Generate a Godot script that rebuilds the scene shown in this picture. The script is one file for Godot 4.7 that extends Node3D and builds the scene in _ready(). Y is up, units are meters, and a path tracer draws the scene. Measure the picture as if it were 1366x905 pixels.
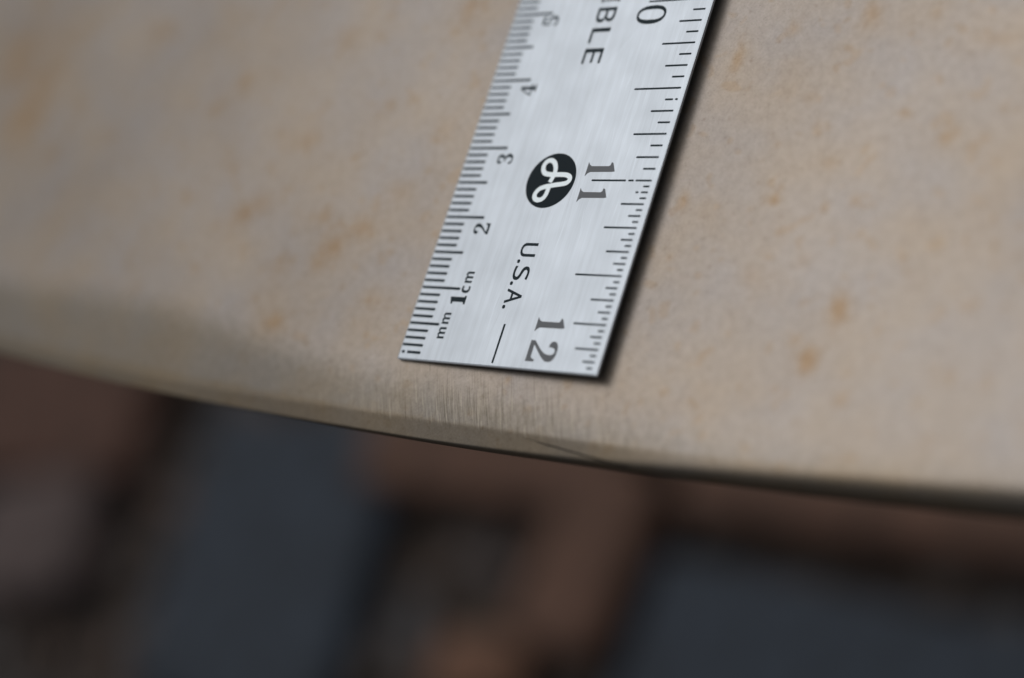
extends Node3D
# A steel rule lying on a worn beige machined plate, seen close up past the plate's rounded rim. Helper lengths are millimetres.

const MM := 0.001
const CENTRE := Vector2(31.6, -1269.2)   # of the plate's round outline, in the plane of its face
const RADIUS := 1279.15
const NOSE := 3.5                        # radius of its rounded rim
const FLOOR := -900.0

var names := {}


func _ready() -> void:
	# ---- camera, sky, sun, exposure
	var cam := Camera3D.new()
	cam.name = "camera"
	var lens := CameraAttributesPhysical.new()
	lens.frustum_focal_length = 68.055          # 20 degrees on a 24 mm high frame
	lens.frustum_focus_distance = 0.236
	lens.frustum_near = 0.01
	lens.frustum_far = 60.0
	lens.exposure_aperture = 6.8
	cam.attributes = lens
	cam.fov = 20.0
	cam.near = 0.01
	cam.far = 60.0
	cam.transform = Transform3D(Basis(Vector3(0.78756, -0.53909, -0.29856), Vector3(-0.07219, 0.40044, -0.91348), Vector3(0.612, 0.74097, 0.27645)).orthonormalized(), Vector3(160.251, 174.031, 60.71) * MM)
	add_child(cam)
	cam.current = true

	var env := Environment.new()
	env.background_mode = Environment.BG_SKY
	var sky_look := ProceduralSkyMaterial.new()
	sky_look.sky_top_color = Color(0.78, 0.88, 1.0)
	sky_look.sky_horizon_color = Color(0.16, 0.163, 0.175)
	sky_look.sky_curve = 0.9
	sky_look.sky_energy_multiplier = 0.6
	sky_look.ground_horizon_color = Color(0.22, 0.2, 0.18)
	sky_look.ground_bottom_color = Color(0.12, 0.11, 0.1)
	var sky := Sky.new()
	sky.sky_material = sky_look
	env.sky = sky
	env.tonemap_mode = Environment.TONE_MAPPER_LINEAR
	env.tonemap_exposure = 0.77
	env.sdfgi_enabled = true
	env.ssao_enabled = true
	env.ssil_enabled = true
	var around := WorldEnvironment.new()
	around.name = "environment"
	around.environment = env
	add_child(around)

	var sun := DirectionalLight3D.new()
	sun.name = "sun"
	sun.light_energy = 0.5
	sun.light_angular_distance = 62.0
	sun.light_color = Color(1.0, 0.985, 0.965)
	sun.shadow_enabled = true
	sun.transform = Transform3D(Basis.IDENTITY, Vector3(0, 2, 0)).looking_at(Vector3(0, 2, 0) + Vector3(0.24, -0.87, 0.34))
	add_child(sun)

	build_ground()
	build_plate()
	build_ruler()
	build_rubble()


# ------------------------------------------------------------------ helpers
func numbered(called: String) -> String:
	var n: int = names.get(called, 0)
	names[called] = n + 1
	return called if n == 0 else "%s_%03d" % [called, n]


func thing(called: String, label: String, category: String, group := "") -> Node3D:
	var o := Node3D.new()
	o.name = numbered(called)
	o.set_meta("label", label)
	o.set_meta("category", category)
	if group:
		o.set_meta("group", group)
	add_child(o)
	return o


func part(called: String, mesh: Mesh, material: Material, parent: Node3D) -> MeshInstance3D:
	var o := MeshInstance3D.new()
	o.name = called
	o.mesh = mesh
	if material:
		o.material_override = material
	parent.add_child(o, true)
	return o


func noise(seed_: int, freq: float, octaves := 3, kind := FastNoiseLite.TYPE_SIMPLEX_SMOOTH) -> FastNoiseLite:
	var n := FastNoiseLite.new()
	n.seed = seed_
	n.frequency = freq
	n.noise_type = kind
	n.fractal_type = FastNoiseLite.FRACTAL_FBM
	n.fractal_octaves = octaves
	return n


func noise_bytes(n: FastNoiseLite, w: int, h: int) -> PackedByteArray:
	var im := n.get_image(w, h, false, false, true)
	im.convert(Image.FORMAT_L8)
	return im.get_data()


func look(color: Color, rough: float, metal := 0.0) -> StandardMaterial3D:
	var m := StandardMaterial3D.new()
	m.albedo_color = color
	m.roughness = rough
	m.metallic = metal
	return m


func tri(st: SurfaceTool, a: Vector3, b: Vector3, c: Vector3) -> void:
	st.add_vertex(a)
	st.add_vertex(b)
	st.add_vertex(c)


# ------------------------------------------------------------------ the plate
func edge_z(x: float) -> float:
	return CENTRE.y + sqrt(RADIUS * RADIUS - (x - CENTRE.x) * (x - CENTRE.x))


func facet_width(x: float) -> float:
	# how far in from the rim the worn, slightly sloping band reaches
	var w := 12.5
	w = lerpf(12.5, 14.0, smoothstep(-90.0, -50.0, x))
	w = lerpf(w, 9.0, smoothstep(-50.0, 0.0, x))
	w = lerpf(w, 6.6, smoothstep(0.0, 30.0, x))
	return lerpf(w, 5.4, smoothstep(26.0, 60.0, x))


func plate_drop(x: float, s: float) -> float:
	# height of the face, s millimetres in from the outermost line of the rim
	var y := 0.0
	var right := smoothstep(22.0, 105.0, x)
	var r := lerpf(1.8, 3.6, right)   # the rim is rounder to the right
	if s < r:
		y = -(r - sqrt(maxf(r * r - (r - s) * (r - s), 0.0))) * (NOSE / r if r > NOSE else 1.0)
	var w := facet_width(x)
	var f := 0.0
	if s < w:
		var t := w - s
		f = -lerpf(lerpf(0.135, 0.13, smoothstep(-40.0, 10.0, x)), 0.05, smoothstep(15.0, 50.0, x)) * (t - 3.0 * (1.0 - exp(-t / 3.0)))
	# a narrow bevel along the very edge, fading out to the right
	var bevel := 0.0
	var wb := lerpf(1.6, 2.5, smoothstep(-60.0, 20.0, x))
	if s < wb:
		bevel = -0.17 * (wb - s) * (1.0 - smoothstep(30.0, 75.0, x))
	y = soft_min(y, bevel + f, 0.25)
	return y


func soft_min(a: float, b: float, k: float) -> float:
	var h := clampf(0.5 + 0.5 * (b - a) / k, 0.0, 1.0)
	return lerpf(b, a, h) - k * h * (1.0 - h)


const WIN := Rect2(-170.0, -80.0, 300.0, 100.0)
const FINE := Rect2(-20.0, -6.0, 80.0, 20.0)


func build_plate() -> void:
	var plate := thing("machined_plate", "large worn beige metal plate with a long curved rounded rim and rust-brown spots", "plate")
	var xs := PackedFloat32Array()
	var x := -300.0
	while x < 260.0:
		xs.append(x)
		x += 0.8 if x > -25.0 and x < 70.0 else (1.6 if x > -130.0 and x < 110.0 else 8.0)
	xs.append(260.0)
	# profile: face from far inside to the rim, then round the nose to the underside
	var prof: Array[Vector2] = []   # (s, angle); angle < 0 means on the face
	for s in [430.0, 300.0, 200.0, 140.0, 110.0, 90.0, 75.0, 60.0, 45.0, 32.0, 24.0, 19.0]:
		prof.append(Vector2(s, -1))
	var s0 := 16.0
	while s0 > NOSE + 0.05:
		prof.append(Vector2(s0, -1))
		s0 -= 0.4
	for a in range(0, 183, 4):
		prof.append(Vector2(NOSE - NOSE * sin(deg_to_rad(a)), a))
	prof.append(Vector2(40.0, 200))
	prof.append(Vector2(430.0, 200))
	var cols := prof.size()
	var pos := PackedVector3Array()
	var uv := PackedVector2Array()
	var uv2 := PackedVector2Array()
	for xi in xs:
		var phi := asin((xi - CENTRE.x) / RADIUS)
		for p in prof:
			var under := lerpf(1.2, 2.2, smoothstep(22.0, 105.0, xi))   # how far the rim turns under
			var below := p.y > 90.0 and p.y < 190.0
			var rho := RADIUS - (under * (1.0 - sin(deg_to_rad(p.y))) if below else p.x)
			var px := CENTRE.x + rho * sin(phi)
			var pz := CENTRE.y + rho * cos(phi)
			var y := 0.0
			var along := pz
			if p.y < 0.0 or p.y <= 90.0:
				y = plate_drop(px, p.x)
				along = pz - y * 0.6
			elif p.y < 190.0:
				y = plate_drop(px, 0.0) + under * cos(deg_to_rad(p.y))
				along = edge_z(px) + NOSE * deg_to_rad(p.y - 90.0) + 2.0
			else:
				y = -2.0 * NOSE
			pos.append(Vector3(px, y, pz) * MM)
			uv.append(Vector2((px - WIN.position.x) / WIN.size.x, (along - WIN.position.y) / WIN.size.y))
			uv2.append(Vector2((px - FINE.position.x) / FINE.size.x, (pz - FINE.position.y) / FINE.size.y))
	# smooth normals over the whole sheet
	var nor := PackedVector3Array()
	nor.resize(pos.size())
	var rows := xs.size()
	for i in rows - 1:
		for j in cols - 1:
			var a := i * cols + j
			var n := (pos[a + 1] - pos[a]).cross(pos[a + cols] - pos[a])
			if n.length_squared() > 0.0:
				n = n.normalized()
			for q in [a, a + 1, a + cols, a + cols + 1]:
				nor[q] += n
	for i in nor.size():
		nor[i] = nor[i].normalized()
	var near := PackedInt32Array()
	var far := PackedInt32Array()
	for i in rows - 1:
		for j in cols - 1:
			var a := i * cols + j
			var c := (pos[a] + pos[a + cols + 1]) * 0.5 / MM
			var inside := c.x > -165.0 and c.x < 125.0 and c.z > -77.0 and prof[j].y < 190.0
			var quad := [a, a + cols, a + 1, a + 1, a + cols, a + cols + 1]
			for q in quad:
				if inside:
					near.append(q)
				else:
					far.append(q)
	var mesh := ArrayMesh.new()
	for set_ in [near, far]:
		var arr := []
		arr.resize(Mesh.ARRAY_MAX)
		arr[Mesh.ARRAY_VERTEX] = pos
		arr[Mesh.ARRAY_NORMAL] = nor
		arr[Mesh.ARRAY_TEX_UV] = uv
		arr[Mesh.ARRAY_TEX_UV2] = uv2
		arr[Mesh.ARRAY_INDEX] = set_
		mesh.add_surface_from_arrays(Mesh.PRIMITIVE_TRIANGLES, arr)
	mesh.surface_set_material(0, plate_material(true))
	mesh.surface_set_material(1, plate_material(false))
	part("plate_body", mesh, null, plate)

	# back and side faces of the plate, far outside the picture
	var st := SurfaceTool.new()
	st.begin(Mesh.PRIMITIVE_TRIANGLES)
	for side in [0, rows - 1]:
		for j in cols - 1:
			var a := pos[side * cols + j]
			var b := pos[side * cols + j + 1]
			var m := Vector3(a.x, -NOSE * MM, a.z)
			var n := Vector3(b.x, -NOSE * MM, b.z)
			tri(st, a, b, n)
			tri(st, a, n, m)
	for i in rows - 1:
		var a := pos[i * cols]
		var b := pos[(i + 1) * cols]
		var d := Vector3(0, -2.0 * NOSE * MM, 0)
		tri(st, a, b, b + d)
		tri(st, a, b + d, a + d)
	st.generate_normals()
	part("cut_face", st.commit(), look(Color(0.6, 0.54, 0.47), 0.6, 0.4), plate)

	# the open crack along the rim
	var line := [Vector2(22.4, 2.0), Vector2(24.6, 1.74), Vector2(26.2, 1.50), Vector2(27.6, 1.40), Vector2(29.0, 1.20), Vector2(30.6, 1.04), Vector2(32.0, 0.86), Vector2(33.2, 0.74), Vector2(34.6, 0.56), Vector2(36.0, 0.45), Vector2(38.0, 0.30)]
	st = SurfaceTool.new()
	st.begin(Mesh.PRIMITIVE_TRIANGLES)
	var prev: Array = []
	var jag := noise(5, 0.9)
	for k in 61:
		var t := k / 60.0 * (line.size() - 1)
		var i0 := mini(int(t), line.size() - 2)
		var q: Vector2 = line[i0].lerp(line[i0 + 1], t - i0)
		var half := (0.08 + 0.03 * jag.get_noise_1d(k)) * smoothstep(0.0, 0.25, k / 60.0) * (1.0 - 0.5 * smoothstep(0.7, 1.0, k / 60.0)) + 0.012
		var sm := q.y + 0.04 * jag.get_noise_1d(k * 1.7 + 40.0)
		var pair := []
		for e in [half, -half]:
			var s := maxf(sm + e, 0.02)
			pair.append(Vector3(q.x, plate_drop(q.x, s) + 0.015, edge_z(q.x) - s + 0.012) * MM)
		if prev.size():
			tri(st, prev[0], pair[0], pair[1])
			tri(st, prev[0], pair[1], prev[1])
		prev = pair
	st.generate_normals()
	var dark := look(Color(0.1, 0.08, 0.06), 0.95)
	dark.cull_mode = BaseMaterial3D.CULL_DISABLED
	part("crack", st.commit(), dark, plate)


func plate_material(textured: bool) -> StandardMaterial3D:
	var m := look(Color(1, 1, 1), 0.36, 0.74)
	if not textured:
		m.albedo_color = Color(0.72, 0.65, 0.57)
		return m
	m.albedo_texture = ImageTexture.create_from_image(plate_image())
	m.texture_repeat = false
	var pits := noise(15, 0.33, 3).get_image(2048, 683, false, false, true)
	pits.convert(Image.FORMAT_L8)
	m.heightmap_enabled = true
	m.heightmap_texture = ImageTexture.create_from_image(pits)
	m.heightmap_scale = 0.0005
	m.detail_enabled = true
	m.detail_blend_mode = BaseMaterial3D.BLEND_MODE_MIX
	m.detail_uv_layer = BaseMaterial3D.DETAIL_UV_2
	m.detail_albedo = ImageTexture.create_from_image(scratch_image())
	return m


func plate_image() -> Image:
	var w := 2048
	var h := 683
	var big := noise_bytes(noise(11, 0.0032, 4), w, h)
	var hue := noise_bytes(noise(12, 0.009, 3), w, h)
	var rust := noise_bytes(noise(13, 0.012, 4), w, h)
	var spots := noise_bytes(noise(14, 0.035, 2), w, h)
	var grain := noise_bytes(noise(15, 0.33, 3), w, h)
	var mid := noise_bytes(noise(16, 0.09, 3), w, h)
	var stain := PackedFloat32Array()   # orange-brown, 0..1
	stain.resize(w * h)
	# x, z (mm on the face), radius, squash along z, strength
	var list: Array = [
		[59.3, -11.3, 1.5, 1.5, 0.9], [57.2, -4.8, 1.6, 1.0, 0.85], [62.5, -0.9, 1.0, 1.2, 0.5], [74.0, -4.5, 1.0, 1.0, 0.4],
		[47.0, -24.3, 1.2, 0.9, 0.5], [53.0, -29.0, 1.5, 0.8, 0.35], [54.0, -23.5, 0.7, 1.2, 0.5], [57.5, -24.5, 0.9, 1.0, 0.5],
		[59.5, -20.5, 0.6, 1.0, 0.5], [66.5, -32.5, 1.1, 1.0, 0.6], [61.0, -35.5, 0.8, 1.0, 0.4], [43.0, -47.0, 1.1, 1.0, 0.5],
		[53.0, -49.0, 1.5, 1.3, 0.55], [47.0, -14.5, 2.2, 0.8, 0.3], [83.0, -30.0, 1.4, 1.0, 0.4], [70.0, -45.0, 2.5, 0.5, 0.3],
		[36.5, -43.0, 1.0, 2.6, 0.6], [35.0, -24.0, 0.9, 2.0, 0.4], [76.0, -52.0, 3.0, 0.6, 0.3], [90.0, -12.0, 2.0, 0.7, 0.25],
		[-102.0, -46.0, 11.0, 0.9, 0.55], [-96.0, -35.0, 6.0, 1.2, 0.6], [-93.0, -42.0, 4.0, 1.6, 0.5], [-85.0, -28.0, 3.0, 1.0, 0.4],
		[-47.5, -41.0, 1.5, 1.0, 0.5], [-51.5, -36.5, 1.8, 0.9, 0.5], [-51.0, -22.0, 1.2, 1.0, 0.45], [-35.0, -21.0, 3.2, 0.7, 0.6],
		[-38.0, -19.0, 2.4, 0.9, 0.5], [-22.0, -19.5, 1.6, 1.0, 0.6], [-18.0, -15.0, 2.6, 1.0, 0.6], [-14.0, -18.0, 2.4, 0.8, 0.5],
		[-20.0, -12.5, 1.8, 0.9, 0.5], [-27.0, -12.0, 2.4, 0.7, 0.45], [-24.0, -3.0, 3.0, 0.8, 0.45], [-17.0, -37.0, 1.4, 1.0, 0.4],
		[-30.0, -31.0, 2.2, 0.8, 0.4], [-9.0, -52.0, 1.6, 1.6, 0.7], [-6.0, -33.0, 2.2, 1.0, 0.35], [-10.0, -24.0, 2.6, 0.9, 0.35],
		[-8.0, -8.0, 2.4, 0.6, 0.35], [-70.0, -50.0, 4.0, 0.6, 0.4], [-30.0, -48.0, 3.0, 0.8, 0.35], [22.0, 4.5, 1.2, 0.5, 0.3]]
	var rng := RandomNumberGenerator.new()
	rng.seed = 77
	for k in 150:
		list.append([rng.randf_range(-140, 115), rng.randf_range(-75, 4), rng.randf_range(0.25, 0.9) * (1.6 if k % 9 == 0 else 1.0), rng.randf_range(0.6, 1.4), rng.randf_range(0.1, 0.38)])
	var scale := w / WIN.size.x
	for e in list:
		var cx: float = (e[0] - WIN.position.x) * scale
		var cy: float = (e[1] - WIN.position.y) * scale
		var r: float = e[2] * scale
		var ry: float = r * e[3]
		for yy in range(maxi(0, int(cy - ry * 2.2)), mini(h, int(cy + ry * 2.2) + 1)):
			for xx in range(maxi(0, int(cx - r * 2.2)), mini(w, int(cx + r * 2.2) + 1)):
				var i := yy * w + xx
				var dx := (xx - cx) / r
				var dy := (yy - cy) / ry
				var d := sqrt(dx * dx + dy * dy) * (0.62 + 0.003 * mid[i])
				var v: float = e[4] * exp(-d * d * 1.5) * (0.55 + 0.0035 * rust[i])
				stain[i] += v * (1.0 - stain[i])
	var data := PackedByteArray()
	data.resize(w * h * 3)
	var rim := PackedFloat32Array()
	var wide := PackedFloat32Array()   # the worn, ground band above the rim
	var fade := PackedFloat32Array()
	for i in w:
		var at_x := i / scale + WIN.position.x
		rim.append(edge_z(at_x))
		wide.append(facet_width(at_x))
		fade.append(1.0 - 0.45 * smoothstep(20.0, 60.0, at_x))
	var o := 0
	for i in w * h:
		var b := (big[i] - 128) * 0.045 + (mid[i] - 128) * 0.045 + (grain[i] - 128) * 0.075 - (22.0 if grain[i] > 205 else 0.0)
		var t := (hue[i] - 128) * 0.022
		var f := clampf((rust[i] - 150) * 0.011, 0.0, 0.55) * 0.15 + clampf((spots[i] - 178) * 0.02, 0.0, 0.5) * 0.55
		f = clampf(f + stain[i], 0.0, 1.0)
		var px := i % w
		var rim_shade := smoothstep(-0.15, 1.4, (i / w) / scale + WIN.position.y - rim[px] + (mid[i] - 128) * 0.006) * 0.3  # brown tint painted in for the shade where the rim turns under
		rim_shade = maxf(rim_shade, 0.17 * smoothstep(-2.9, -2.0, (i / w) / scale + WIN.position.y - rim[px]))
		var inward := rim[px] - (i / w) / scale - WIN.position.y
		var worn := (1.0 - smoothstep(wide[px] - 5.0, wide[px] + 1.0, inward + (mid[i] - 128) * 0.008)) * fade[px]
		b -= 15.0 * worn  # grey wear tone, deepened to paint in the shade of the sloping band
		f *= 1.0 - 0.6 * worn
		b *= 1.0 - rim_shade
		b -= 62.0 * rim_shade
		t += 16.0 * rim_shade
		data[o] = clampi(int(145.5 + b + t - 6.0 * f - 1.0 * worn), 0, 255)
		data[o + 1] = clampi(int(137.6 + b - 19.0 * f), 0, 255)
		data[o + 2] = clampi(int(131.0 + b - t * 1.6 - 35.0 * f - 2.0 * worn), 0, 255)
		o += 3
	# small pits and hairline scratches
	for k in 5200:
		var cx := rng.randi_range(4, w - 5)
		var cy := rng.randi_range(4, h - 5)
		var deep := rng.randf_range(4.0, 26.0) * rng.randf()
		var r := rng.randf_range(0.5, 1.5)
		for dy in range(-2, 3):
			for dx in range(-2, 3):
				var g := deep * exp(-(dx * dx + dy * dy) / (r * r))
				var i := ((cy + dy) * w + cx + dx) * 3
				data[i] = clampi(int(data[i] - g * 0.85), 0, 255)
				data[i + 1] = clampi(int(data[i + 1] - g), 0, 255)
				data[i + 2] = clampi(int(data[i + 2] - g * 1.15), 0, 255)
	for k in 260:
		var at := Vector2(rng.randf_range(20, w - 20), rng.randf_range(20, h - 20))
		var way := Vector2.from_angle(rng.randfn(1.2, 0.5))
		var length := rng.randf_range(8, 55)
		var by := rng.randf_range(-12, 9)
		for j in int(length):
			var p := at + way * j
			if p.x < 1 or p.y < 1 or p.x > w - 2 or p.y > h - 2:
				break
			var i := (int(p.y) * w + int(p.x)) * 3
			for c in 3:
				data[i + c] = clampi(int(data[i + c] + by * sin(PI * j / length)), 0, 255)
	return Image.create_from_data(w, h, false, Image.FORMAT_RGB8, data)


func scratch_image() -> Image:
	# fine scratches left by sanding, across the worn band just above the rim
	var w := 1600
	var h := 400
	var im := Image.create(w, h, false, Image.FORMAT_RGBA8)
	im.fill(Color(0.5, 0.46, 0.4, 0.0))
	var rng := RandomNumberGenerator.new()
	rng.seed = 4
	for k in 860:
		var x0 := rng.randfn(17.0, 19.0)
		if x0 < -16.0 or x0 > 57.0:
			continue
		var strong := exp(-pow((x0 - 15.0) / 21.0, 2.0))
		var s_end := rng.randf_range(1.5, 2.3) + rng.randf() * rng.randf() * 7.0
		var length := rng.randf_range(1.0, 3.0) + 3.2 * strong * rng.randf()
		var dark := rng.randf() < 0.6
		var c := Color(0.30, 0.28, 0.24) if dark else Color(0.66, 0.635, 0.585)
		var width := rng.randf_range(0.035, 0.085)
		var alpha := rng.randf_range(0.05, 0.25) + 0.46 * strong * rng.randf() * rng.randf()
		var z0 := edge_z(x0) - s_end
		var lean := 0.39 + rng.randfn(0.0, 0.02)
		var steps := int(length * 20.0)
		for i in steps:
			var t := i / float(steps)
			var fade := smoothstep(0.0, 0.12, t) * (1.0 - smoothstep(0.35, 1.0, t))
			var zz := z0 - t * length
			var xx := x0 - t * length * lean
			var py := int((zz - FINE.position.y) * 20.0)
			var cx := (xx - FINE.position.x) * 20.0
			if py < 2 or py >= h - 2:
				continue
			for px in range(int(cx - 5), int(cx + 6)):
				if px < 2 or px >= w - 2:
					continue
				var g := exp(-pow((px + 0.5 - cx) / (width * 20.0), 2.0)) * alpha * fade
				if g < 0.02:
					continue
				var old := im.get_pixel(px, py)
				var a := old.a + g * (1.0 - old.a)
				var mix := old.lerp(c, g / a)
				im.set_pixel(px, py, Color(mix.r, mix.g, mix.b, a))
	return im


# ------------------------------------------------------------------ the steel rule
const WIDE := 31.75
const LONG := 304.8
const THICK := 0.5

var rule: Node3D
var ink: StandardMaterial3D
var grey_ink: StandardMaterial3D


func build_ruler() -> void:
	rule = thing("steel_ruler", "flexible brushed steel ruler with black inch and millimetre scales lying on the beige plate", "ruler")
	rule.transform = Transform3D(Basis(Vector3(0, 0, 1), deg_to_rad(2.2)), Vector3(0, 0.05, 0) * MM)
	ink = look(Color(0.15, 0.195, 0.22), 0.65)
	ink.metallic_specular = 0.25
	grey_ink = look(Color(0.34, 0.36, 0.39), 0.45)
	part("blade", blade_mesh(), blade_material(), rule)

	# millimetre scale on the left edge
	for v in range(1, 81):
		var right := 6.62 if v % 10 == 0 else (5.1 if v % 5 == 0 else 3.62)
		if v == 1:
			tick([Vector2(0.45, 0.95), Vector2(1.35, right)], v, 0.38)
		else:
			tick([Vector2(0.2, right)], v, 0.37)
	# inch scale on the right edge: 32nds in the last inch, 16ths before it
	for k in range(1, 32):
		var left := 30.0
		if k % 16 == 0:
			left = 24.0
		elif k % 8 == 0:
			left = 26.07
		elif k % 4 == 0:
			left = 27.5
		elif k % 2 == 0:
			left = 29.15
		if k == 30:
			tick([Vector2(29.14, 29.6), Vector2(29.95, 31.0)], 25.4 * k / 32.0, 0.25)
		else:
			tick([Vector2(left, 30.95)], 25.4 * k / 32.0, 0.25)
	tick([Vector2(21.9, 27.12), Vector2(27.5, 28.3), Vector2(28.6, 30.97)], 25.4, 0.25)
	for k in range(1, 33):
		var left := 29.17
		if k % 16 == 0:
			left = 21.9
		elif k % 8 == 0:
			left = 24.0
		elif k % 4 == 0:
			left = 26.07
		elif k % 2 == 0:
			left = 27.6
		if k == 7:
			tick([Vector2(29.19, 30.38), Vector2(30.68, 31.1)], 25.4 * (1.0 + k / 16.0), 0.26)
		else:
			tick([Vector2(left, 31.0)], 25.4 * (1.0 + k / 16.0), 0.26)

	# figures along the inches, read from the left edge
	for f in [["1", 25.95, 27.93, 20.6, 25.02], ["1", 22.38, 24.34, 20.6, 25.02], ["1", 4.92, 6.88, 20.6, 25.0]]:
		figure_one(f[3], f[4], f[1], f[2], false, grey_ink)
	glyph("figure", "2", true, true, 20.6, 24.98, 1.08, 3.82, false, grey_ink)
	glyph("figure", "0", true, false, 20.66, 25.16, 47.48, 50.2, false, ink, 0.06)
	figure_one(20.6, 25.0, 51.6, 53.5, false, ink)
	# words
	var at := 42.1
	for c in ["E", "L", "B", "I", "X", "E", "L", "F"]:
		var wide: float = {"I": 0.42, "X": 2.3}.get(c, 2.15)
		glyph("letter", c, false, false, 14.16, 17.1, at, at + wide, false, ink)
		at += wide + 0.88
	glyph("letter", "U", false, false, 14.38, 16.85, 14.8, 16.62, false, ink)
	glyph("letter", "S", false, false, 14.38, 16.85, 11.6, 13.46, false, ink)
	glyph("letter", "A", false, false, 14.42, 16.86, 8.45, 10.35, false, ink)
	for v in [14.12, 11.12, 7.92]:
		glyph("full_stop", ".", false, false, 14.4, 14.8, v - 0.22, v + 0.22, false, ink)
	strip("end_line", Vector2(15.69, 0.45), Vector2(15.69, 5.65), 0.3, ink)
	# millimetre figures, read from the other edge
	figure_one(5.56, 8.16, 7.9, 9.08, true, ink)
	glyph("figure", "2", true, true, 5.55, 8.08, 17.66, 19.22, true, ink)
	glyph("figure", "3", true, true, 5.54, 8.1, 27.66, 29.16, true, ink)
	glyph("figure", "4", true, true, 5.5, 8.05, 37.66, 39.36, true, ink)
	glyph("figure", "5", true, true, 5.4, 7.95, 48.1, 49.6, true, ink)
	glyph("figure", "6", true, true, 5.5, 8.05, 57.7, 59.3, true, ink)
	glyph("figure", "7", true, true, 5.5, 8.05, 67.7, 69.3, true, ink)
	glyph("letter", "c", false, true, 6.9, 8.28, 9.46, 10.46, true, ink)
	glyph("letter", "m", false, true, 6.9, 8.14, 10.86, 12.42, true, ink)
	glyph("letter", "m", false, true, 5.42, 6.58, 5.12, 6.66, true, ink)
	glyph("letter", "m", false, true, 5.42, 6.58, 3.12, 4.68, true, ink)
	emblem()


func flat_point(u: float, v: float, lift := 0.012) -> Vector3:
	return Vector3(u, THICK + lift, -v) * MM


func tick(pieces: Array, v: float, wide: float) -> void:
	var st := SurfaceTool.new()
	st.begin(Mesh.PRIMITIVE_TRIANGLES)
	var wob := 0.02 * sin(v * 12.9)
	for p in pieces:
		var u0: float = p.x
		var u1: float = p.y + wob * 2.0
		var c := 0.07
		var h := wide * 0.5
		var ring := [Vector2(u0, v - h + c), Vector2(u0 + c, v - h), Vector2(u1 - c, v - h), Vector2(u1, v - h + c), Vector2(u1, v + h - c), Vector2(u1 - c, v + h), Vector2(u0 + c, v + h), Vector2(u0, v + h - c)]
		for k in range(1, 7):
			st.set_normal(Vector3.UP)
			tri(st, flat_point(ring[0].x, ring[0].y), flat_point(ring[k + 1].x, ring[k + 1].y), flat_point(ring[k].x, ring[k].y))
	part("tick_mark", st.commit(), ink, rule)


func strip(called: String, a: Vector2, b: Vector2, wide: float, m: Material) -> void:
	var st := SurfaceTool.new()
	st.begin(Mesh.PRIMITIVE_TRIANGLES)
	var n := (b - a).normalized().orthogonal() * wide * 0.5
	var q := [a + n, b + n, b - n, a - n]
	st.set_normal(Vector3.UP)
	var f := []
	for e in q:
		f.append(flat_point(e.x, e.y))
	var s: float = (f[1] - f[0]).cross(f[2] - f[0]).y
	if s > 0.0:
		f.reverse()
	tri(st, f[0], f[1], f[2])
	tri(st, f[0], f[2], f[3])
	part(called, st.commit(), m, rule)


func glyph(called: String, text: String, serif: bool, bold: bool, u0: float, u1: float, v0: float, v1: float, from_right: bool, m: Material, _thin := 0.0) -> void:
	# one character laid flat on the blade, fitted into its place; from_right: its top points to the left edge
	var font := SystemFont.new()
	font.font_names = PackedStringArray(["Droid Serif" if serif else "Droid Sans"])
	font.font_weight = 700 if bold else 400
	var t := TextMesh.new()
	t.text = text
	t.font = font
	t.font_size = 64
	t.pixel_size = 0.01
	t.depth = 0.0
	t.curve_step = 0.5
	var arr := t.get_mesh_arrays()
	var pts: PackedVector3Array = arr[Mesh.ARRAY_VERTEX]
	if pts.is_empty():
		return
	var lo := Vector2(1e9, 1e9)
	var hi := -lo
	for p in pts:
		lo = lo.min(Vector2(p.x, p.y))
		hi = hi.max(Vector2(p.x, p.y))
	var idx: PackedInt32Array = arr[Mesh.ARRAY_INDEX] if arr[Mesh.ARRAY_INDEX] else PackedInt32Array()
	var out := PackedVector3Array()
	var nor := PackedVector3Array()
	# thin faces are thickened by laying the outline down four times, a hair apart
	var shifts := [Vector2.ZERO]
	if not serif and not bold:
		shifts = [Vector2(-0.03, -0.03), Vector2(0.03, 0.03), Vector2(0.03, -0.03), Vector2(-0.03, 0.03)]
	var all := PackedInt32Array()
	for k in shifts.size():
		var e: Vector2 = shifts[k]
		for i in (idx.size() if idx.size() else pts.size()):
			all.append(k * pts.size() + (idx[i] if idx.size() else i))
		for p in pts:
			var g := (Vector2(p.x, p.y) - lo) / (hi - lo)
			if from_right:
				out.append(flat_point(lerpf(u1, u0, g.y) + e.x, lerpf(v0, v1, g.x) + e.y, 0.012 + 0.003 * k))
			else:
				out.append(flat_point(lerpf(u0, u1, g.y) + e.x, lerpf(v1, v0, g.x) + e.y, 0.012 + 0.003 * k))
			nor.append(Vector3.UP)
	var made := []
	made.resize(Mesh.ARRAY_MAX)
	made[Mesh.ARRAY_VERTEX] = out
	made[Mesh.ARRAY_NORMAL] = nor
	made[Mesh.ARRAY_INDEX] = all
	var mesh := ArrayMesh.new()
	mesh.add_surface_from_arrays(Mesh.PRIMITIVE_TRIANGLES, made)
	part(called, mesh, m, rule)


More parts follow.
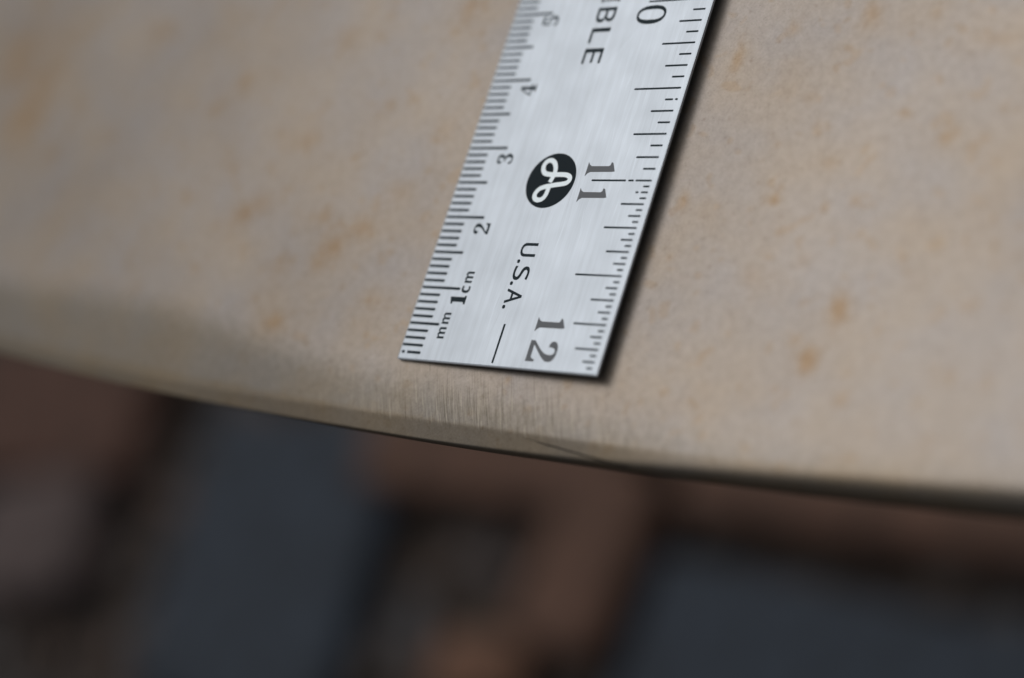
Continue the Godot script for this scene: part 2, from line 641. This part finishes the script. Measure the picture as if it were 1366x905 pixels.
func figure_one(u0: float, u1: float, v0: float, v1: float, from_right: bool, m: Material) -> void:
	# the broad, slab-footed 1 of these scales; x runs across the figure, y up it
	var shape := PackedVector2Array([Vector2(0.0, 0.0), Vector2(1.0, 0.0), Vector2(0.80, 0.07), Vector2(0.70, 0.15), Vector2(0.69, 0.9), Vector2(0.66, 1.0), Vector2(0.06, 0.86), Vector2(0.02, 0.80), Vector2(0.22, 0.79), Vector2(0.29, 0.74), Vector2(0.29, 0.15), Vector2(0.2, 0.07)])
	if from_right:
		shape = PackedVector2Array([Vector2(0.0, 0.0), Vector2(1.0, 0.0), Vector2(1.0, 0.1), Vector2(0.84, 0.14), Vector2(0.84, 1.0), Vector2(0.7, 1.0), Vector2(0.0, 0.9), Vector2(0.0, 0.8), Vector2(0.26, 0.8), Vector2(0.26, 0.14), Vector2(0.0, 0.1)])
	var idx := Geometry2D.triangulate_polygon(shape)
	var st := SurfaceTool.new()
	st.begin(Mesh.PRIMITIVE_TRIANGLES)
	st.set_normal(Vector3.UP)
	for k in range(0, idx.size(), 3):
		var p := []
		for e in 3:
			var g := shape[idx[k + e]]
			p.append(flat_point(lerpf(u1, u0, g.y), lerpf(v0, v1, g.x)) if from_right else flat_point(lerpf(u0, u1, g.y), lerpf(v1, v0, g.x)))
		if (p[1] - p[0]).cross(p[2] - p[0]).y > 0.0:
			p.reverse()
		tri(st, p[0], p[1], p[2])
	part("figure", st.commit(), m, rule)


func emblem() -> void:
	# dark disc with a looped bright line, as stamped on the blade
	var st := SurfaceTool.new()
	st.begin(Mesh.PRIMITIVE_TRIANGLES)
	st.set_normal(Vector3.UP)
	var c := Vector2(15.5, 25.33)
	for k in 64:
		var a := TAU * k / 64.0
		var b := TAU * (k + 1) / 64.0
		tri(st, flat_point(c.x, c.y), flat_point(c.x + 3.8 * cos(b), c.y + 3.84 * sin(b)), flat_point(c.x + 3.8 * cos(a), c.y + 3.84 * sin(a)))
	var ink_disc := look(Color(0.11, 0.15, 0.178), 0.65)
	ink_disc.metallic_specular = 0.25
	var disc := part("emblem", st.commit(), ink_disc, rule)
	var path := [Vector2(15.42, 25.08), Vector2(15.6, 25.62), Vector2(15.72, 26.25), Vector2(15.66, 27.0), Vector2(15.24, 27.78), Vector2(14.6, 28.16), Vector2(13.98, 28.04), Vector2(13.64, 27.52), Vector2(13.73, 26.87), Vector2(14.14, 26.38), Vector2(14.85, 26.2), Vector2(15.76, 26.15), Vector2(16.81, 26.17), Vector2(17.75, 26.1), Vector2(18.33, 25.82), Vector2(18.44, 25.36), Vector2(18.1, 25.0), Vector2(17.4, 24.84), Vector2(16.6, 24.74), Vector2(15.81, 24.6), Vector2(14.82, 24.42), Vector2(14.05, 24.05), Vector2(13.68, 23.4), Vector2(13.88, 22.82), Vector2(14.5, 22.58), Vector2(15.14, 22.8), Vector2(15.46, 23.38), Vector2(15.52, 24.05), Vector2(15.54, 24.5)]
	var curve := Curve2D.new()
	for i in path.size():
		var tan_: Vector2 = (path[mini(i + 1, path.size() - 1)] - path[maxi(i - 1, 0)]) / 6.0
		curve.add_point(path[i], -tan_, tan_)
	curve.bake_interval = 0.06
	var pts := curve.get_baked_points()
	st = SurfaceTool.new()
	st.begin(Mesh.PRIMITIVE_TRIANGLES)
	st.set_normal(Vector3.UP)
	for i in pts.size() - 1:
		var quad := []
		for k in [i, i + 1]:
			var d: Vector2 = (pts[mini(k + 1, pts.size() - 1)] - pts[maxi(k - 1, 0)]).normalized().orthogonal() * 0.325
			var up: float = 0.02 + 0.02 * k / pts.size()
			quad.append(flat_point(pts[k].x + d.x, pts[k].y + d.y, up))
			quad.append(flat_point(pts[k].x - d.x, pts[k].y - d.y, up))
		tri(st, quad[0], quad[1], quad[3])
		tri(st, quad[0], quad[3], quad[2])
	var bright := look(Color(0.8, 0.84, 0.87), 0.42, 0.9)
	bright.cull_mode = BaseMaterial3D.CULL_DISABLED
	part("loop_line", st.commit(), bright, disc)


func blade_mesh() -> Mesh:
	var ring: PackedVector2Array = []
	var r := 0.16
	for c in [[r, r, PI], [WIDE - r, r, 1.5 * PI], [WIDE - r, LONG - r, 0.0], [r, LONG - r, 0.5 * PI]]:
		for k in 5:
			var a: float = c[2] + k * PI / 8.0
			ring.append(Vector2(c[0] + r * cos(a), c[1] + r * sin(a)))
	var st := SurfaceTool.new()
	st.begin(Mesh.PRIMITIVE_TRIANGLES)
	var mid := Vector2(WIDE, LONG) * 0.5
	var levels := [[0.06, 0.0], [0.0, 0.06], [0.0, THICK - 0.07], [0.15, THICK]]
	var loops := []
	for l in levels:
		var loop := []
		for p in ring:
			var q := Vector2(p.x - signf(p.x - mid.x) * l[0], p.y - signf(p.y - mid.y) * l[0])
			loop.append(Vector3(q.x, l[1], -q.y))
		loops.append(loop)
	var n := ring.size()
	var put := func(p: Vector3) -> void:
		st.set_uv(Vector2(p.x / WIDE, -p.z / LONG))
		st.add_vertex(p * MM)
	for l in 3:
		st.set_smooth_group(-1)
		for k in n:
			var a: Vector3 = loops[l][k]
			var b: Vector3 = loops[l][(k + 1) % n]
			var c: Vector3 = loops[l + 1][(k + 1) % n]
			var d: Vector3 = loops[l + 1][k]
			for p in [a, c, b, a, d, c]:
				put.call(p)
	for k in range(1, n - 1):
		for p in [loops[3][0], loops[3][k + 1], loops[3][k]]:
			put.call(p)
		for p in [loops[0][0], loops[0][k], loops[0][k + 1]]:
			put.call(p)
	st.generate_normals()
	st.generate_tangents()
	return st.commit()


func blade_material() -> StandardMaterial3D:
	var w := 1024
	var h := 2048
	var fine := noise(31, 0.5, 2).get_image(w, 160, false, false, true)
	var soft := noise(32, 0.03, 3).get_image(w, 200, false, false, true)
	fine.convert(Image.FORMAT_L8)
	soft.convert(Image.FORMAT_L8)
	fine.resize(w, h, Image.INTERPOLATE_CUBIC)
	soft.resize(w, h, Image.INTERPOLATE_CUBIC)
	var smudge := noise(33, 0.022, 3).get_image(160, 1536, false, false, true)
	smudge.convert(Image.FORMAT_L8)
	smudge.resize(w, h, Image.INTERPOLATE_CUBIC)
	var smear := smudge.get_data()
	var a := fine.get_data()
	var b := soft.get_data()
	var col := PackedByteArray()
	col.resize(w * h)
	var hgt := PackedByteArray()
	hgt.resize(w * h)
	for i in w * h:
		col[i] = clampi(int(222.0 + (a[i] - 128) * 0.055 + (b[i] - 128) * 0.045 + (smear[i] - 128) * 0.06), 0, 255)
		hgt[i] = a[i]
	# stray scratches, roughly along the blade
	var rng := RandomNumberGenerator.new()
	rng.seed = 9
	for k in 420:
		var x := rng.randf_range(10, w - 10)
		var y := rng.randf_range(0, 700)
		var length := rng.randf_range(12, 60)
		var lean := rng.randfn(0.0, 0.35) if k % 12 else rng.randfn(0.0, 3.0)
		var by := rng.randf_range(6, 20) * (1.0 if rng.randf() < 0.6 else -1.0)
		for i in int(length):
			var xx := int(x + lean * i)
			var yy := int(y + i)
			if xx < 0 or xx >= w - 1 or yy >= h:
				break
			var fade := by * sin(PI * i / length)
			col[yy * w + xx] = clampi(col[yy * w + xx] + int(fade), 0, 255)
			col[yy * w + xx + 1] = clampi(col[yy * w + xx + 1] + int(fade * 0.6), 0, 255)
	var m := look(Color(0.865, 0.905, 0.955), 0.44, 0.9)
	m.albedo_texture = ImageTexture.create_from_image(Image.create_from_data(w, h, false, Image.FORMAT_L8, col))
	m.heightmap_enabled = true
	m.heightmap_texture = ImageTexture.create_from_image(Image.create_from_data(w, h, false, Image.FORMAT_L8, hgt))
	m.heightmap_scale = 0.00012
	return m


# ------------------------------------------------------------------ far below, out of focus
func build_ground() -> void:
	var st := SurfaceTool.new()
	st.begin(Mesh.PRIMITIVE_TRIANGLES)
	var bump := noise(51, 0.008, 3)
	var n := 60
	var at := func(i: int, j: int) -> Vector3:
		var x := -2600.0 + 4400.0 * i / n
		var z := -2200.0 + 4400.0 * j / n
		return Vector3(x, FLOOR - 6.0 + 6.0 * bump.get_noise_2d(x, z), z) * MM
	for i in n:
		for j in n:
			st.set_smooth_group(0)
			tri(st, at.call(i, j), at.call(i + 1, j), at.call(i + 1, j + 1))
			tri(st, at.call(i, j), at.call(i + 1, j + 1), at.call(i, j + 1))
	var far := 40.0
	var y := (FLOOR - 16.0) * MM
	tri(st, Vector3(-far, y, -far), Vector3(far, y, -far), Vector3(far, y, far))
	tri(st, Vector3(-far, y, -far), Vector3(far, y, far), Vector3(-far, y, far))
	st.generate_normals()
	var m := look(Color(0.25, 0.22, 0.205), 0.95)
	var tone := NoiseTexture2D.new()
	tone.width = 256
	tone.height = 256
	tone.seamless = true
	tone.noise = noise(52, 0.02, 4)
	var ramp := Gradient.new()
	ramp.set_color(0, Color(0.6, 0.6, 0.62))
	ramp.set_color(1, Color(1, 0.96, 0.92))
	tone.color_ramp = ramp
	m.albedo_texture = tone
	m.uv1_triplanar = true
	m.uv1_world_triplanar = true
	m.uv1_scale = Vector3.ONE * 2.5
	var g := part("ground", st.commit(), m, self)
	g.set_meta("kind", "structure")


func block_mesh(size: Vector3, seed_: int, rough := 1.0) -> Mesh:
	# an uneven block with worn, rounded corners; its base is at y = 0
	var box := BoxMesh.new()
	box.size = Vector3.ONE * 2.0
	box.subdivide_width = 14
	box.subdivide_height = 8
	box.subdivide_depth = 14
	var arr := box.get_mesh_arrays()
	var pts: PackedVector3Array = arr[Mesh.ARRAY_VERTEX]
	var n := noise(seed_, 0.03, 3)
	var half := size * 0.5
	var r := minf(half.y * 0.6, 12.0)
	for i in pts.size():
		var p := pts[i] * half
		var inner := p.clamp(-(half - Vector3.ONE * r), half - Vector3.ONE * r)
		var d := p - inner
		if d.length() > 0.001:
			p = inner + d.normalized() * r
		var k := n.get_noise_3dv(p) * 5.0 * rough
		p += p.normalized() * k
		p.y = maxf(p.y, -half.y)
		pts[i] = (p + Vector3(0, half.y, 0)) * MM
	arr[Mesh.ARRAY_VERTEX] = pts
	var mesh := ArrayMesh.new()
	mesh.add_surface_from_arrays(Mesh.PRIMITIVE_TRIANGLES, arr)
	var st := SurfaceTool.new()
	st.create_from(mesh, 0)
	st.generate_normals()
	return st.commit()


func stone_look(color: Color, seed_: int, contrast := 0.4) -> StandardMaterial3D:
	var m := look(color, 0.85)
	var tone := NoiseTexture2D.new()
	tone.width = 128
	tone.height = 128
	tone.seamless = true
	tone.noise = noise(seed_, 0.03, 3)
	var ramp := Gradient.new()
	ramp.set_color(0, Color(1.0 - contrast, 1.0 - contrast, 1.0 - contrast))
	ramp.set_color(1, Color(1, 1, 1))
	tone.color_ramp = ramp
	m.albedo_texture = tone
	m.uv1_triplanar = true
	m.uv1_scale = Vector3.ONE * 6.0
	return m


const FAR := 1.593   # how much farther below the ground lies than where the stones were first laid out


func rubble(called: String, label: String, category: String, at: Vector2, size: Vector3, turn: float, color: Color, seed_: int, group: String, lift := 0.0) -> void:
	var o := MeshInstance3D.new()
	o.name = numbered(called)
	o.mesh = block_mesh(size * FAR, seed_)
	o.material_override = stone_look(color, seed_ + 100)
	o.position = Vector3(160.0 + (at.x - 160.0) * FAR, FLOOR - 4.0 + lift, 61.0 + (at.y - 61.0) * FAR) * MM
	o.rotation.y = deg_to_rad(turn)
	o.set_meta("label", label)
	o.set_meta("category", category)
	if group:
		o.set_meta("group", group)
	add_child(o)


func build_rubble() -> void:
	var slate := Color(0.185, 0.228, 0.285)
	var clay := Color(0.4, 0.29, 0.24)
	rubble("stone_slab", "blurred blue-grey stone slab under the left half of the plate rim", "slab", Vector2(-487, -62), Vector3(128, 22, 150), 4, slate, 1, "blue-grey slabs on the ground")
	rubble("stone_slab", "blurred blue-grey stone slab in the lower right corner of the picture", "slab", Vector2(-180, -28), Vector3(190, 24, 130), -3, slate, 2, "blue-grey slabs on the ground")
	rubble("clay_brick", "blurred brown brick lying along under the middle of the plate rim", "brick", Vector2(-368, -128), Vector3(150, 30, 46), 2, clay, 3, "brown bricks on the ground")
	rubble("clay_brick", "blurred brown brick pointing downward between the two blue-grey slabs", "brick", Vector2(-302, -88), Vector3(48, 34, 84), -8, clay, 4, "brown bricks on the ground")
	rubble("clay_brick", "blurred brown brick under the right end of the plate rim", "brick", Vector2(-180, -136), Vector3(170, 30, 46), 0, clay, 5, "brown bricks on the ground")
	rubble("clay_brick", "blurred small orange-brown brick piece at the bottom middle of the picture", "brick", Vector2(-345, -34), Vector3(50, 22, 30), 10, Color(0.46, 0.33, 0.26), 6, "brown bricks on the ground")
	rubble("clay_brick", "blurred dark red-brown brick at the left edge of the picture just below the rim", "brick", Vector2(-680, -118), Vector3(170, 30, 80), 6, Color(0.34, 0.23, 0.19), 7, "brown bricks on the ground")
	rubble("stone_lump", "blurred greyish mauve stone in the lower left of the picture", "stone", Vector2(-650, -48), Vector3(84, 30, 66), 15, Color(0.36, 0.31, 0.31), 8, "")
	# small stones strewn between them, too many to count
	var rng := RandomNumberGenerator.new()
	rng.seed = 21
	var pebble := block_mesh(Vector3(20, 13, 15), 40, 0.6)
	var m := look(Color(1, 1, 1), 0.9)
	m.vertex_color_use_as_albedo = true
	var many := MultiMesh.new()
	many.transform_format = MultiMesh.TRANSFORM_3D
	many.use_colors = true
	many.mesh = pebble
	many.instance_count = 1100
	var tones := [Color(0.07, 0.048, 0.04), Color(0.05, 0.05, 0.056), Color(0.05, 0.04, 0.036), Color(0.065, 0.052, 0.046), Color(0.06, 0.047, 0.046)]
	for i in 1100:
		var k := rng.randf_range(0.5, 1.7)
		var basis_ := Basis(Vector3.UP, rng.randf() * TAU).scaled(Vector3(k, k * 0.8, k))
		many.set_instance_transform(i, Transform3D(basis_, Vector3(rng.randf_range(-1500, 0), FLOOR - 7.0, rng.randf_range(-460, 190)) * MM))
		many.set_instance_color(i, tones[rng.randi() % tones.size()])
	var gravel := MultiMeshInstance3D.new()
	gravel.name = "gravel"
	gravel.multimesh = many
	gravel.material_override = m
	gravel.set_meta("kind", "stuff")
	gravel.set_meta("label", "blurred loose stones strewn over the ground below the plate")
	gravel.set_meta("category", "gravel")
	add_child(gravel)
